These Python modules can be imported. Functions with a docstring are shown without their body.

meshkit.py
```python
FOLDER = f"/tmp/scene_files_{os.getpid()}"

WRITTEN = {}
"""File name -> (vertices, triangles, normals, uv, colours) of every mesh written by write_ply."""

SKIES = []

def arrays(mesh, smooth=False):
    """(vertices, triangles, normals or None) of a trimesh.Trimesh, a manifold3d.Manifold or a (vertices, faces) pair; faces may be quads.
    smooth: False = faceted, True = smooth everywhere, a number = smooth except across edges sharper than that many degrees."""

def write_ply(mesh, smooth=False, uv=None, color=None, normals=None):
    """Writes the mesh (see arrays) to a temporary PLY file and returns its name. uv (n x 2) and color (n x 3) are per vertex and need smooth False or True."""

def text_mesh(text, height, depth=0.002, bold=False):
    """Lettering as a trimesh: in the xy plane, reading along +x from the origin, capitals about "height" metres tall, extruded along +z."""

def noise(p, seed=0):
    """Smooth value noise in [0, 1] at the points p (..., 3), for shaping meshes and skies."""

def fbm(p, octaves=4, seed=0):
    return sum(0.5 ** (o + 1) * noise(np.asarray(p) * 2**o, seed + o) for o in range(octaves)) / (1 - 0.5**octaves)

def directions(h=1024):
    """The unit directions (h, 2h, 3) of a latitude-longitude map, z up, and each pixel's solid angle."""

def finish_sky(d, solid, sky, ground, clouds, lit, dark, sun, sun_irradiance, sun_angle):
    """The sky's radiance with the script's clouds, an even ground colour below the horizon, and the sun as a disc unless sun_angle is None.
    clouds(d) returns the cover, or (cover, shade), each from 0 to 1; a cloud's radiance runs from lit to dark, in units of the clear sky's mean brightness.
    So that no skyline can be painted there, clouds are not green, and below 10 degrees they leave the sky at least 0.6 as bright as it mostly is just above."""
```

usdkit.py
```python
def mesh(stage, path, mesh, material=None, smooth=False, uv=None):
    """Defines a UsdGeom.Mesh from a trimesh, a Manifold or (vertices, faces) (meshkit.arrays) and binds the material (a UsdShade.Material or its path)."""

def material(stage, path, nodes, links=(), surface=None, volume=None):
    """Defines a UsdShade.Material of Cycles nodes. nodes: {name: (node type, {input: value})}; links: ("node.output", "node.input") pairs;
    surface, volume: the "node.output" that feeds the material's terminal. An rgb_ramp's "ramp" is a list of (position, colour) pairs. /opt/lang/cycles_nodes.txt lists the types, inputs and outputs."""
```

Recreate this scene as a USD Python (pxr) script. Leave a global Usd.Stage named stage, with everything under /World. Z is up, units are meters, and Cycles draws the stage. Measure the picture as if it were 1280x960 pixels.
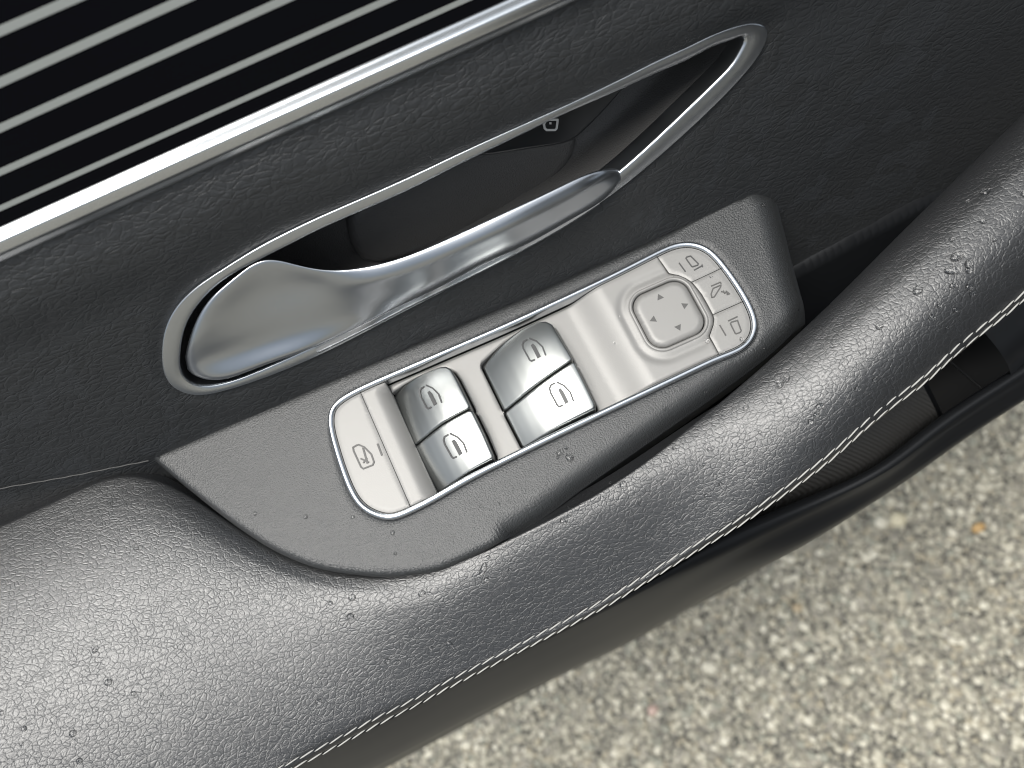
import math, numpy as np, trimesh, shapely, manifold3d as m3, usdkit
from shapely.geometry import Polygon, LineString, box as sbox, Point
from shapely.ops import unary_union
from scipy.ndimage import gaussian_filter1d
from scipy.interpolate import CubicSpline, PchipInterpolator
from pxr import Usd, UsdGeom, UsdLux, UsdShade, Gf, Sdf, Vt
import meshkit

stage = Usd.Stage.CreateInMemory()
UsdGeom.SetStageUpAxis(stage, 'Z')
UsdGeom.SetStageMetersPerUnit(stage, 1.0)
world = UsdGeom.Xform.Define(stage, '/World')
stage.SetDefaultPrim(world.GetPrim())
UsdGeom.Scope.Define(stage, '/World/Looks')
rng = np.random.default_rng(7)

# ------------------------------------------------------------------ camera
O = np.array([0, 0, 0.66])                       # a point of the switch panel; the ground is z = 0
EL, ROLL, DIST, FPX = math.radians(58), math.radians(23.8), 0.29, 931.0
F_ = np.array([0, math.cos(EL), -math.sin(EL)])
U0 = np.array([0, math.sin(EL), math.cos(EL)])
X_ = np.array([1.0, 0, 0])
R_ = math.cos(ROLL) * X_ - math.sin(ROLL) * U0
U_ = math.sin(ROLL) * X_ + math.cos(ROLL) * U0
C = O - F_ * DIST
cam = UsdGeom.Camera.Define(stage, '/World/camera')
M4 = np.eye(4); M4[0, :3], M4[1, :3], M4[2, :3], M4[3, :3] = R_, U_, -F_, C
cam.AddTransformOp().Set(Gf.Matrix4d(M4.tolist()))
cam.CreateFocalLengthAttr(26.0)
cam.CreateHorizontalApertureAttr(26.0 * 1280 / FPX)
cam.CreateVerticalApertureAttr(26.0 * 960 / FPX)
cam.CreateFStopAttr(26.0 / 3.5)
cam.CreateFocusDistanceAttr(0.28)
cam.CreateClippingRangeAttr((0.02, 500))
cam.CreateExposureAttr(1.32)

# ------------------------------------------------------------------ sky and sun (bright overcast)
SUN = np.array([-0.27, -0.15, 0.94]); SUN /= np.linalg.norm(SUN)
sun_el, sun_rot = math.asin(SUN[2]), math.atan2(SUN[0], SUN[1])
dome = UsdLux.DomeLight.Define(stage, '/World/sky')
sky = usdkit.material(stage, '/World/Looks/sky_look', {
    'tc': ('texture_coordinate', {}),
    'sep': ('separate_xyz', {}),
    'sky': ('sky_texture', {'sky_type': 'single_scattering', 'sun_disc': False, 'sun_elevation': sun_el, 'sun_rotation': sun_rot}),
    'n': ('noise_texture', {'scale': 2.2, 'detail': 5.0, 'roughness': 0.55}),
    'nr': ('rgb_ramp', {'ramp': [(0.3, (2.45, 2.62, 2.82)), (0.7, (4.4, 4.6, 4.8))]}),
    'zr': ('rgb_ramp', {'ramp': [(0.0, (0.3, 0.31, 0.31)), (0.35, (0.5, 0.51, 0.52)), (0.7, (0.9, 0.9, 0.9)), (1.0, (1.25, 1.25, 1.24))]}),
    'm': ('mix_color', {'blend_type': 'multiply', 'fac': 1.0, 'use_clamp': False}),
    'cl': ('mix_color', {'blend_type': 'mix', 'fac': 0.9}),
    'bg': ('background_shader', {'strength': 0.10}),
}, [('tc.generated', 'n.vector'), ('tc.generated', 'sep.vector'), ('sep.z', 'zr.fac'), ('n.fac', 'nr.fac'), ('nr.color', 'm.a'), ('zr.color', 'm.b'),
    ('sky.color', 'cl.a'), ('m.result', 'cl.b'), ('cl.result', 'bg.color')], surface='bg.background')
UsdShade.MaterialBindingAPI.Apply(dome.GetPrim()).Bind(sky)
sun = UsdLux.DistantLight.Define(stage, '/World/sun')
sun.CreateIntensityAttr(0.45); sun.CreateAngleAttr(38.0); sun.CreateNormalizeAttr(True); sun.CreateColorAttr(Gf.Vec3f(1.0, 0.97, 0.92))
q = Gf.Rotation(Gf.Vec3d(0, 0, 1), Gf.Vec3d(*map(float, SUN)))
sun.AddTransformOp().Set(Gf.Matrix4d(q, Gf.Vec3d(0, 0, 3)))
for p, l in ((dome, 'pale overcast sky above the open car door'),):
    p.GetPrim().SetCustomDataByKey('kind', 'structure'); p.GetPrim().SetCustomDataByKey('label', l)

# ------------------------------------------------------------------ materials
def pr(name, col, rough=0.5, metal=0.0, bump=None, **kw):
    """principled material; bump = (nodes, links, 'node.output' of the height, distance, strength)"""
    nodes = {'p': ('principled_bsdf', dict(base_color=col, roughness=rough, metallic=metal, **kw))}
    links = []
    if bump:
        n, l, out, dist, st = bump
        nodes.update(n); links += l
        nodes['bump'] = ('bump', {'distance': dist, 'strength': st})
        links += [(out, 'bump.height'), ('bump.normal', 'p.normal')]
    return usdkit.material(stage, '/World/Looks/' + name, nodes, links, surface='p.BSDF')

def leather_bump(scale, crease, warp=0.0012, stretch=(1, 1, 1), fine=0.25, dist=0.0005, strength=0.6, rot=(0, 0, 0)):
    n = {'g': ('geometry', {}),
         'mp': ('mapping', {'scale': stretch, 'rotation': rot}),
         'wn': ('noise_texture', {'scale': scale * 0.45, 'detail': 2.0}),
         'ws': ('vector_math', {'math_type': 'subtract', 'vector2': (0.5, 0.5, 0.5)}),
         'wm': ('vector_math', {'math_type': 'scale', 'scale': warp * 2}),
         'wa': ('vector_math', {'math_type': 'add'}),
         'v1': ('voronoi_texture', {'feature': 'distance_to_edge', 'scale': scale}),
         'v2': ('voronoi_texture', {'feature': 'distance_to_edge', 'scale': scale * 1.9}),
         'r1': ('rgb_ramp', {'ramp': [(0.0, (0, 0, 0)), (crease * .35, (.45,) * 3), (crease, (.88,) * 3), (0.5, (1, 1, 1))]}),
         'r2': ('rgb_ramp', {'ramp': [(0.0, (0, 0, 0)), (crease * .8, (.8,) * 3), (0.6, (1, 1, 1))]}),
         'b1': ('rgb_to_bw', {}), 'b2': ('rgb_to_bw', {}),
         'pn': ('noise_texture', {'scale': scale * 5.0, 'detail': 2.0}),
         'k2': ('math', {'math_type': 'multiply', 'value2': fine}),
         'dn': ('noise_texture', {'scale': scale * 0.16, 'detail': 2.0}), 'dr': ('map_range', {'from_min': 0.3, 'from_max': 0.7, 'to_min': 0.75, 'to_max': 1.0, 'clamp': True}), 'dm': ('math', {'math_type': 'multiply'}), 'iv': ('math', {'math_type': 'subtract', 'value1': 1.0}), 'ov': ('math', {'math_type': 'subtract', 'value1': 1.0}),
         'k3': ('math', {'math_type': 'multiply', 'value2': 0.22}),
         's1': ('math', {'math_type': 'add'}), 's2': ('math', {'math_type': 'add'})}
    l = [('g.position', 'mp.vector'), ('mp.vector', 'wn.vector'), ('wn.color', 'ws.vector1'), ('ws.vector', 'wm.vector1'), ('mp.vector', 'wa.vector1'), ('wm.vector', 'wa.vector2'),
         ('wa.vector', 'v1.vector'), ('wa.vector', 'v2.vector'), ('v1.distance', 'r1.fac'), ('v2.distance', 'r2.fac'), ('r1.color', 'b1.color'), ('r2.color', 'b2.color'),
         ('b2.val', 'k2.value1'), ('mp.vector', 'pn.vector'), ('pn.fac', 'k3.value1'), ('mp.vector', 'dn.vector'), ('dn.fac', 'dr.value'), ('b1.val', 'iv.value2'), ('iv.value', 'dm.value1'), ('dr.result', 'dm.value2'), ('dm.value', 'ov.value2'), ('ov.value', 's1.value1'), ('k2.value', 's1.value2'), ('s1.value', 's2.value1'), ('k3.value', 's2.value2')]
    return n, l, 's2.value', dist, strength

def grain_bump(scale, dist, strength=0.6, detail=2.0):
    n = {'g': ('geometry', {}), 'nz': ('noise_texture', {'scale': scale, 'detail': detail, 'roughness': 0.6})}
    return n, [('g.position', 'nz.vector')], 'nz.fac', dist, strength

LEATHER = pr('armrest_leather', (0.014, 0.0144, 0.0152), 0.36, bump=leather_bump(490, 0.15, warp=0.0016, dist=0.000115, strength=0.65, stretch=(0.85, 1.2, 1), fine=0.4, rot=(0, 0, 0.35)), specular_ior_level=1.0)
WALL = pr('wall_leather', (0.020, 0.0212, 0.0224), 0.48, bump=leather_bump(370, 0.25, warp=0.003, stretch=(0.6, 1.2, 1.2), dist=0.00028, strength=0.55), specular_ior_level=0.6)
PLASTIC = pr('grained_plastic', (0.018, 0.0192, 0.0198), 0.46, bump=grain_bump(1700, 0.00030, 0.9), specular_ior_level=0.85)
SMOOTH = pr('smooth_black_plastic', (0.007, 0.0076, 0.0086), 0.40, bump=grain_bump(3000, 0.00004, 0.4), specular_ior_level=0.4)
CUP = pr('cup_plastic', (0.055, 0.054, 0.053), 0.5, bump=grain_bump(1700, 0.0003, 0.9))
DARK = pr('dark_cavity_plastic', (0.008, 0.008, 0.008), 0.7)
GLOSS = pr('gloss_black', (0.003, 0.003, 0.004), 0.12, specular_ior_level=0.05)
LINER = pr('ribbed_liner', (0.05, 0.049, 0.047), 0.6, bump=({'g': ('geometry', {}), 'mp': ('mapping', {'rotation': (0, 0, 0.5)}), 'w': ('wave_texture', {'scale': 240.0, 'bands_direction': 'y'})}, [('g.position', 'mp.vector'), ('mp.vector', 'w.vector')], 'w.fac', 0.0005, 0.7))
CHROME = pr('satin_chrome', (0.55, 0.57, 0.59), 0.25, 1.0, bump=grain_bump(2500, 0.00001, 0.3))
BRIGHT = pr('bright_chrome', (0.64, 0.66, 0.68), 0.2, 1.0)
LEVER = pr('brushed_lever_metal', (0.50, 0.52, 0.545), 0.27, 1.0, bump=grain_bump(2500, 0.00001, 0.3))
ROCKER = pr('rocker_metal', (0.33, 0.338, 0.328), 0.31, 1.0, bump=grain_bump(2500, 0.000008, 0.3))
SILVER = pr('silver_plate', (0.245, 0.24, 0.23), 0.44, 0.2, bump=grain_bump(3600, 0.00006, 0.6))
STRIPE = pr('pinstripe_metal', (0.32, 0.335, 0.315), 0.5, 0.4)
INK = pr('icon_ink', (0.055, 0.055, 0.055), 0.5)
INK2 = pr('arrow_ink', (0.075, 0.073, 0.07), 0.5)
WHITE = pr('white_print', (0.6, 0.6, 0.58), 0.5)
THREAD = pr('pale_thread', (0.38, 0.375, 0.355), 0.7)
DTHREAD = pr('grey_thread', (0.09, 0.088, 0.085), 0.7)
WATER = usdkit.material(stage, '/World/Looks/water', {'p': ('principled_bsdf', {'base_color': (1, 1, 1), 'roughness': 0.0, 'ior': 1.33, 'transmission_weight': 1.0})}, [], surface='p.BSDF')
PAINT = pr('door_paint', (0.03, 0.03, 0.032), 0.25, coat_weight=0.6)

# ------------------------------------------------------------------ helpers
names = {}
def path_for(parent, name):
    base = parent or '/World'
    k = names.get((base, name), 0); names[(base, name)] = k + 1
    return f'{base}/{name}' + (f'_{k:03d}' if k else '')

def obj(name, mesh, mat, parent=None, smooth=35, **data):
    p = path_for(parent, name)
    m = usdkit.mesh(stage, p, mesh, mat, smooth=smooth)
    for k, v in data.items():
        m.GetPrim().SetCustomDataByKey(k, v)
    return p

def ray(px):
    px = np.atleast_2d(np.asarray(px, float))
    return F_ + np.outer((px[:, 0] - 640) / FPX, R_) + np.outer((480 - px[:, 1]) / FPX, U_)

class Plane:
    """A flat face of the door: origin p, axes X (along the door) and e (across), normal n towards the cabin."""
    def __init__(self, p, tilt):                  # tilt of the normal from straight up towards the cabin
        self.p, self.n, self.e = np.asarray(p, float), np.array([0, -math.sin(tilt), math.cos(tilt)]), np.array([0, math.cos(tilt), math.sin(tilt)])
    def at(self, px, h=0.0):                      # where measured points lie, h metres above the face
        d = ray(px)
        h = np.broadcast_to(np.asarray(h, float), len(d))
        k = ((self.p - C) @ self.n + h) / (d @ self.n)
        return C + d * k[:, None]
    def uv(self, px, h=0.0):
        q = self.at(px, h) - self.p
        return np.stack([q[:, 0], q @ self.e], 1)
    def xyz(self, v):                             # local (s, t, h) -> world
        v = np.asarray(v, float)
        return self.p + np.outer(v[:, 0], X_) + np.outer(v[:, 1], self.e) + np.outer(v[:, 2], self.n)
    def place(self, vf):
        return self.xyz(vf[0]), vf[1]

S = Plane(O, math.radians(14))                    # the switch panel
W = Plane(S.at([(580, 402)])[0] + np.array([0, 0, 0]), math.radians(78))     # the door's inner wall, leaning back a little

def closed(pts, n=240):
    pts = np.asarray(pts, float)
    q = np.vstack([pts, pts[:1]])
    d = np.r_[0, np.cumsum(np.maximum(np.linalg.norm(np.diff(q, axis=0), axis=1), 1e-9) ** 0.7)]
    return CubicSpline(d, q, bc_type='periodic')(np.linspace(0, d[-1], n, endpoint=False))

def opened(pts, n=80):
    q = np.asarray(pts, float)
    d = np.r_[0, np.cumsum(np.maximum(np.linalg.norm(np.diff(q, axis=0), axis=1), 1e-9))]
    return PchipInterpolator(d, q)(np.linspace(0, d[-1], n))

def loft(rails, n_along=120, n_across=40, smooth_along=True, close=False, blur=None):
    """rails: list (across) of (k x 3) point lists (along)."""
    A = np.array(rails, float)
    ns = A.shape[1]
    mean = A.mean(0)
    d = np.r_[0, np.cumsum(np.linalg.norm(np.diff(mean, axis=0), axis=1))]
    A = np.stack([(CubicSpline if smooth_along else PchipInterpolator)(d, a)(np.linspace(0, d[-1], n_along)) for a in A])
    out = np.empty((n_across, n_along, 3))
    for j in range(n_along):
        c = A[:, j]
        dd = np.r_[0, np.cumsum(np.maximum(np.linalg.norm(np.diff(c, axis=0), axis=1), 1e-6))]
        out[:, j] = PchipInterpolator(dd, c)(np.linspace(0, dd[-1], n_across)) if not close else CubicSpline(dd, c)(np.linspace(0, dd[-1], n_across))
    if blur:
        e = out.copy()
        out = gaussian_filter1d(gaussian_filter1d(out, blur[0], axis=1, mode='nearest'), blur[1], axis=0, mode='nearest')
    return grid(out)

def grid(P, wrap=False):
    a, b = P.shape[:2]
    i = np.arange(a * b).reshape(a, b)
    if wrap:
        i = np.hstack([i, i[:, :1]])
    f = np.stack([i[:-1, :-1], i[1:, :-1], i[1:, 1:], i[:-1, 1:]], -1).reshape(-1, 4)
    return P.reshape(-1, 3), np.vstack([f[:, [0, 1, 2]], f[:, [0, 2, 3]]])

def solid(poly, h0, h1, step, top=None, fillet=0.0):
    """A slab with outline poly (shapely, local s-t) from h0 to h1; its upper face follows top(s, t) and rounds off at the rim."""
    vs, fs, k = [], [], 0
    for g in getattr(poly, 'geoms', [poly]):
        if g.area < 1e-9:
            continue
        g = shapely.segmentize(g, step)
        cs = m3.CrossSection([np.asarray(g.exterior.coords)[:-1]] + [np.asarray(i.coords)[:-1] for i in g.interiors], m3.FillRule.EvenOdd)
        m = m3.Manifold.extrude(cs, 1.0)
        m = m.scale((1, 1, h1 - h0)).refine_to_length(step)
        mm = m.to_mesh(); v = np.array(mm.vert_properties[:, :3], float); f = np.array(mm.tri_verts)
        w = v[:, 2] / (h1 - h0)
        hh = np.full(len(v), h1)
        if top is not None:
            hh = hh + top(v[:, 0], v[:, 1])
        if fillet:
            d = shapely.distance(g.boundary, shapely.points(v[:, :2]))
            x = np.clip(1 - d / fillet, 0, 1)
            hh = hh - fillet * (1 - np.sqrt(np.maximum(1 - x * x, 0)))
        v[:, 2] = h0 + (hh - h0) * w
        vs.append(v); fs.append(f + k); k += len(v)
    return np.vstack(vs), np.vstack(fs)

def pillow(outline, h0, h1, r, rings=5, dish=0.0):
    """A key with outline (closed curve, ccw) whose rim is rounded by r."""
    p = np.asarray(outline, float)
    if Polygon(p).exterior.is_ccw is False:
        p = p[::-1]
    t = np.roll(p, -1, 0) - np.roll(p, 1, 0); t /= np.linalg.norm(t, axis=1, keepdims=True)
    nrm = np.stack([t[:, 1], -t[:, 0]], 1)
    L = [(0, h0), (0, h1 - r)] + [(r * (1 - math.cos(a)), h1 - r + r * math.sin(a)) for a in np.linspace(0, math.pi / 2, rings + 1)[1:]]
    V = np.array([np.c_[p - nrm * i, np.full(len(p), h)] for i, h in L])
    v, f = grid(V, wrap=True)
    q = V[-1][:, :2]
    cv, cf = trimesh.creation.triangulate_polygon(Polygon(q), engine='earcut')
    c = np.c_[cv, np.full(len(cv), h1)]
    return np.vstack([v, c]), np.vstack([f, np.asarray(cf) + len(v)])

def sweep(curve, prof, n2=None):
    """Closed curve (n x 2, local s-t) swept with profile [(offset outwards, h)]."""
    p = np.asarray(curve, float)
    if Polygon(p).exterior.is_ccw is False:
        p = p[::-1]
    t = np.roll(p, -1, 0) - np.roll(p, 1, 0); t /= np.linalg.norm(t, axis=1, keepdims=True)
    nrm = np.stack([t[:, 1], -t[:, 0]], 1)
    return grid(np.array([np.c_[p + nrm * o, np.full(len(p), h)] for o, h in prof]), wrap=True)

def halfround(w, h, base=-0.004, n=10):
    return [(w, base)] + [(w * math.cos(a), h * math.sin(a)) for a in np.linspace(0, math.pi, n)] + [(-w, base)]

def join(parts):
    vs, fs, k = [], [], 0
    for v, f in parts:
        vs.append(v); fs.append(np.asarray(f) + k); k += len(v)
    return np.vstack(vs), np.vstack(fs)

def tube(pts, r, n=8, taper=False):
    p = np.asarray(pts, float)
    t = np.gradient(p, axis=0); t /= np.linalg.norm(t, axis=1, keepdims=True)
    ref = np.array([0.1, 0.3, 1.0]); a = np.cross(t, ref); a /= np.linalg.norm(a, axis=1, keepdims=True); b = np.cross(t, a)
    R = np.full(len(p), r)
    if taper:
        x = np.linspace(0, 1, len(p)); R = r * np.sqrt(np.clip(1 - (2 * x - 1) ** 4, 0.06, 1))
    an = np.linspace(0, 2 * math.pi, n, endpoint=False)
    P = p[:, None] + (np.cos(an)[None, :, None] * a[:, None] + np.sin(an)[None, :, None] * b[:, None]) * R[:, None, None]
    v, f = grid(P, wrap=True)
    k = len(v)
    v = np.vstack([v, p[0], p[-1]])
    i = np.arange(n); j = (i + 1) % n
    f = np.vstack([f, np.stack([np.full(n, k), i, j], 1), np.stack([np.full(n, k + 1), j + k - n, i + k - n], 1)])
    return v, f

def zoomed(ox, oy, k, pts):
    return [(ox + x / k, oy + y / k) for x, y in pts]

def strokes(plane, lines, width, height, thick=0.0003, fills=()):
    """Flat print: measured polylines as strokes on a face, laid on its surface height(s, t)."""
    g = [LineString(plane.uv(l)).buffer(width / 2, cap_style='flat' if len(l) == 2 else 'round', join_style='round') for l in lines]
    g += [Polygon(plane.uv(l)) for l in fills]
    poly = unary_union(g)
    return plane.place(solid(poly, -0.0004, thick, 0.0004, top=height))

# ================================================================== the setting: ground
GROUND = usdkit.material(stage, '/World/Looks/asphalt', {
    'g': ('geometry', {}), 'v': ('voronoi_texture', {'scale': 120.0, 'feature': 'f1'}), 'e': ('voronoi_texture', {'scale': 120.0, 'feature': 'distance_to_edge'}),
    'n': ('noise_texture', {'scale': 6.0, 'detail': 5.0}),
    'sep': ('separate_color', {}), 'r': ('rgb_ramp', {'ramp': [(0, (0.07, 0.068, 0.058)), (0.5, (0.16, 0.153, 0.13)), (1, (0.34, 0.32, 0.27))]}),
    'nr': ('rgb_ramp', {'ramp': [(0.3, (0.75,) * 3), (0.7, (1.1,) * 3)]}),
    'm': ('mix_color', {'blend_type': 'multiply', 'fac': 1.0, 'use_clamp': False}),
    'p': ('principled_bsdf', {'roughness': 0.8}), 'b': ('bump', {'distance': 0.004, 'strength': 0.8})},
    [('g.position', 'v.vector'), ('g.position', 'e.vector'), ('g.position', 'n.vector'), ('v.color', 'sep.color'), ('sep.r', 'r.fac'), ('n.fac', 'nr.fac'), ('r.color', 'm.a'), ('nr.color', 'm.b'), ('m.result', 'p.base_color'),
     ('e.distance', 'b.height'), ('b.normal', 'p.normal')], surface='p.BSDF')
gx = np.linspace(-30, 30, 25)
GG = np.array([[(x, y, 0.0) for y in gx] for x in gx])
obj('ground', grid(GG), GROUND, smooth=True, kind='structure', label='grey asphalt ground below the open car door')

# ================================================================== the car door
door = UsdGeom.Xform.Define(stage, '/World/car_door')
DOOR = '/World/car_door'
door.GetPrim().SetCustomDataByKey('label', 'black leather inner side of an open car door with silver window switches')
door.GetPrim().SetCustomDataByKey('category', 'car door')

# ---- measured outlines -------------------------------------------------
BZ = [((202, 440), (226, 442)), ((209, 402), (233, 407)), ((234, 367), (251, 377)), ((278, 335), (283, 347)), ((320, 309), (322, 325)), ((362, 287), (364, 304)), ((400, 269), (402, 285)),
      ((500, 225), (502, 241)), ((570, 192), (571, 206.5)), ((640, 160), (641, 172.5)), ((710, 128.5), (711, 139)), ((780, 95), (780, 109)), ((822, 74), (822, 90)), ((861, 56), (861, 73)), ((890, 42), (890, 58)),
      ((918, 32), (912, 50)), ((944, 28), (926, 46)), ((958, 36), (929, 50)), ((955, 55), (925, 61)), ((938, 82), (915, 78)), ((902, 122), (893, 102)), ((846, 175), (836, 157)), ((782, 229), (773, 214)), ((745, 256), (738, 240)), ((700, 285), (692, 268)),
      ((640, 319), (632, 303)), ((580, 350), (573, 335)), ((500, 391), (494, 378)), ((400, 442), (394, 430)), ((330, 471), (326, 461)), ((280, 487), (278, 478)), ((240, 492), (248, 480)), ((212, 478), (231, 470))]
bz_out, bz_in = closed(W.uv([a for a, b in BZ]), 360), closed(W.uv([b for a, b in BZ]), 360)

# ---- wall leather ------------------------------------------------------
strip_d = [(-130, 391), (0, 331), (120, 277), (240, 221), (400, 147), (480, 110), (600, 57), (726, 1), (850, -55), (1000, -122), (1400, -300), (1900, -520)]
low = W.uv([(-330, 700)])[0]
top_uv = W.uv(strip_d)
wall_poly = Polygon(np.vstack([top_uv + [0, 0.004], [[0.75, -0.13], [top_uv[0, 0] - 0.25, -0.13], [top_uv[0, 0] - 0.25, top_uv[0, 1]]]]))
wall_hole = Polygon(bz_out).buffer(-0.0012)
wpoly = wall_poly.difference(wall_hole)
bz_poly = Polygon(bz_out)
mid_ = (W.uv([(300, 250), (500, 165), (640, 105), (760, 52)])); cf_ = np.polyfit(mid_[:, 0], mid_[:, 1], 1)
swell_t = lambda s: np.polyval(cf_, s)
def wall_h(s, t):
    d = shapely.distance(bz_poly, shapely.points(np.c_[s, t]))
    h = -0.0014 * np.exp(-(d / 0.0024) ** 2)                    # the leather turns in round the handle surround
    h += 0.0036 * np.exp(-((t - swell_t(s)) / 0.014) ** 2)       # soft swell between the strip and the handle
    h += -0.030 * np.clip((s - 0.10) / 0.3, 0, 1) ** 2
    n3 = meshkit.fbm(np.c_[s * 55 + 30, t * 55 + 30, 0 * s], 3, 5)
    return h + 0.0011 * (n3 - 0.5)
obj('wall_leather', W.place(solid(wpoly, -0.004, 0.0, 0.0035, top=wall_h)), WALL, DOOR, smooth=50)
# the trim piece low on the wall, behind the grip
cr = [(985, 335), (1005, 325), (1060, 297), (1130, 264), (1200, 232), (1300, 184), (1500, 90)]
cr_uv = W.uv(cr)
low_poly = Polygon(np.vstack([cr_uv, [[cr_uv[-1, 0], -0.14], [cr_uv[0, 0] - 0.05, -0.14], [cr_uv[0, 0] - 0.05, cr_uv[0, 1] - 0.014]]]))
obj('lower_wall_trim', W.place(solid(low_poly, -0.01, 0.0028, 0.004, top=lambda s, t: -0.030 * np.clip((s - 0.10) / 0.3, 0, 1) ** 2, fillet=0.0035)), SMOOTH, DOOR, smooth=50)
# dark thread along the wall above the armrest
th = W.at([(-60, 628), (0, 611), (45, 603), (95, 594), (140, 585), (186, 576)], 0.0012)
th = opened(th, 60); th[:, 2] += 0.00015 * np.sin(np.arange(60) * 1.1)
obj('wall_thread', tube(th, 0.00020, 6), DTHREAD, DOOR, label='thin loose grey thread along the wall above the armrest')

# ---- chrome strip and pinstriped panel ----------------------------------
def rail(px, h, plane=W):
    return plane.at(px, h)
def even(px):                                     # a gently bent line through measured points, as points of the wall face
    u = W.uv(px); c = np.polyfit(u[:, 0], u[:, 1], 1); x = np.linspace(-0.33, 0.42, 24)
    return np.c_[x, np.polyval(c, x)]
sa = even([(0, 285), (120, 229), (240, 171), (400, 98), (480, 65), (560, 31), (640, -1)])
sb = even([(0, 298), (120, 241), (240, 183), (400, 109), (480, 75), (560, 41), (640, 8)])
sc = even([(0, 320), (120, 266), (240, 210), (400, 137), (480, 100), (560, 65), (640, 29)])
sd = even([(0, 331), (120, 277), (240, 220), (400, 147), (480, 110), (560, 75), (726, 1)])
lift = lambda u, h, d=0.0: W.xyz(np.c_[u[:, 0], u[:, 1] + d, np.full(len(u), h)])
wid = (sa[:, 1] - sd[:, 1]) / 0.0190
strip = loft([lift(sa, h, d * wid) for d, h in ((0, -0.004), (0, 0.0010), (-0.0014, 0.0022), (-0.0038, 0.0042), (-0.0043, 0.0045), (-0.0050, 0.0046), (-0.0106, 0.0043), (-0.0112, 0.0039), (-0.0180, 0.0012), (-0.0190, -0.003))], 120, 80)
STRIPP = obj('chrome_strip', strip, BRIGHT, DOOR, smooth=True)
UP = Plane(W.at([(240, 172)], 0.001)[0], math.radians(72))
up_poly = sbox(-0.36, -0.004, 0.45, 0.16)
PANEL = obj('pinstripe_panel', UP.place(solid(up_poly, -0.006, 0.0, 0.02, top=lambda s, t: 0.0 * s)), GLOSS, DOOR, smooth=40, label='gloss black trim panel with raised metal pinstripes')
stripes = [[(-130, 96), (0, 38), (92, -1), (200, -48)], [(-130, 162), (0, 104), (110, 53), (226, 0), (340, -50)], [(-130, 220), (0, 160), (180, 78), (352, 1), (450, -42)], [(-130, 274), (0, 215), (250, 103), (480, 1), (600, -50)],
           [(-130, 321), (0, 261), (240, 149), (480, 43), (580, 1), (700, -50)], [(-130, 30), (0, -28), (60, -54)]]
for i, st in enumerate(stripes):
    u = UP.uv(st)
    fit = np.polyfit(u[:, 0], u[:, 1], 1)
    s_ = np.linspace(-0.33, 0.4, 80)
    tt = fit[0] * s_ + fit[1]
    w = (0.00112, 0.00110, 0.0010, 0.00086, 0.00072, 0.0011)[i]
    prof = [(-w, -0.001), (-w, 0.00012), (-w * .96, 0.0002), (w * .96, 0.0002), (w, 0.00012), (w, -0.001)]
    P = np.array([UP.xyz(np.c_[s_, tt + o, np.full(80, h)]) for o, h in prof])
    obj('pinstripe', grid(P), STRIPE, PANEL, smooth=30)

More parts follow.
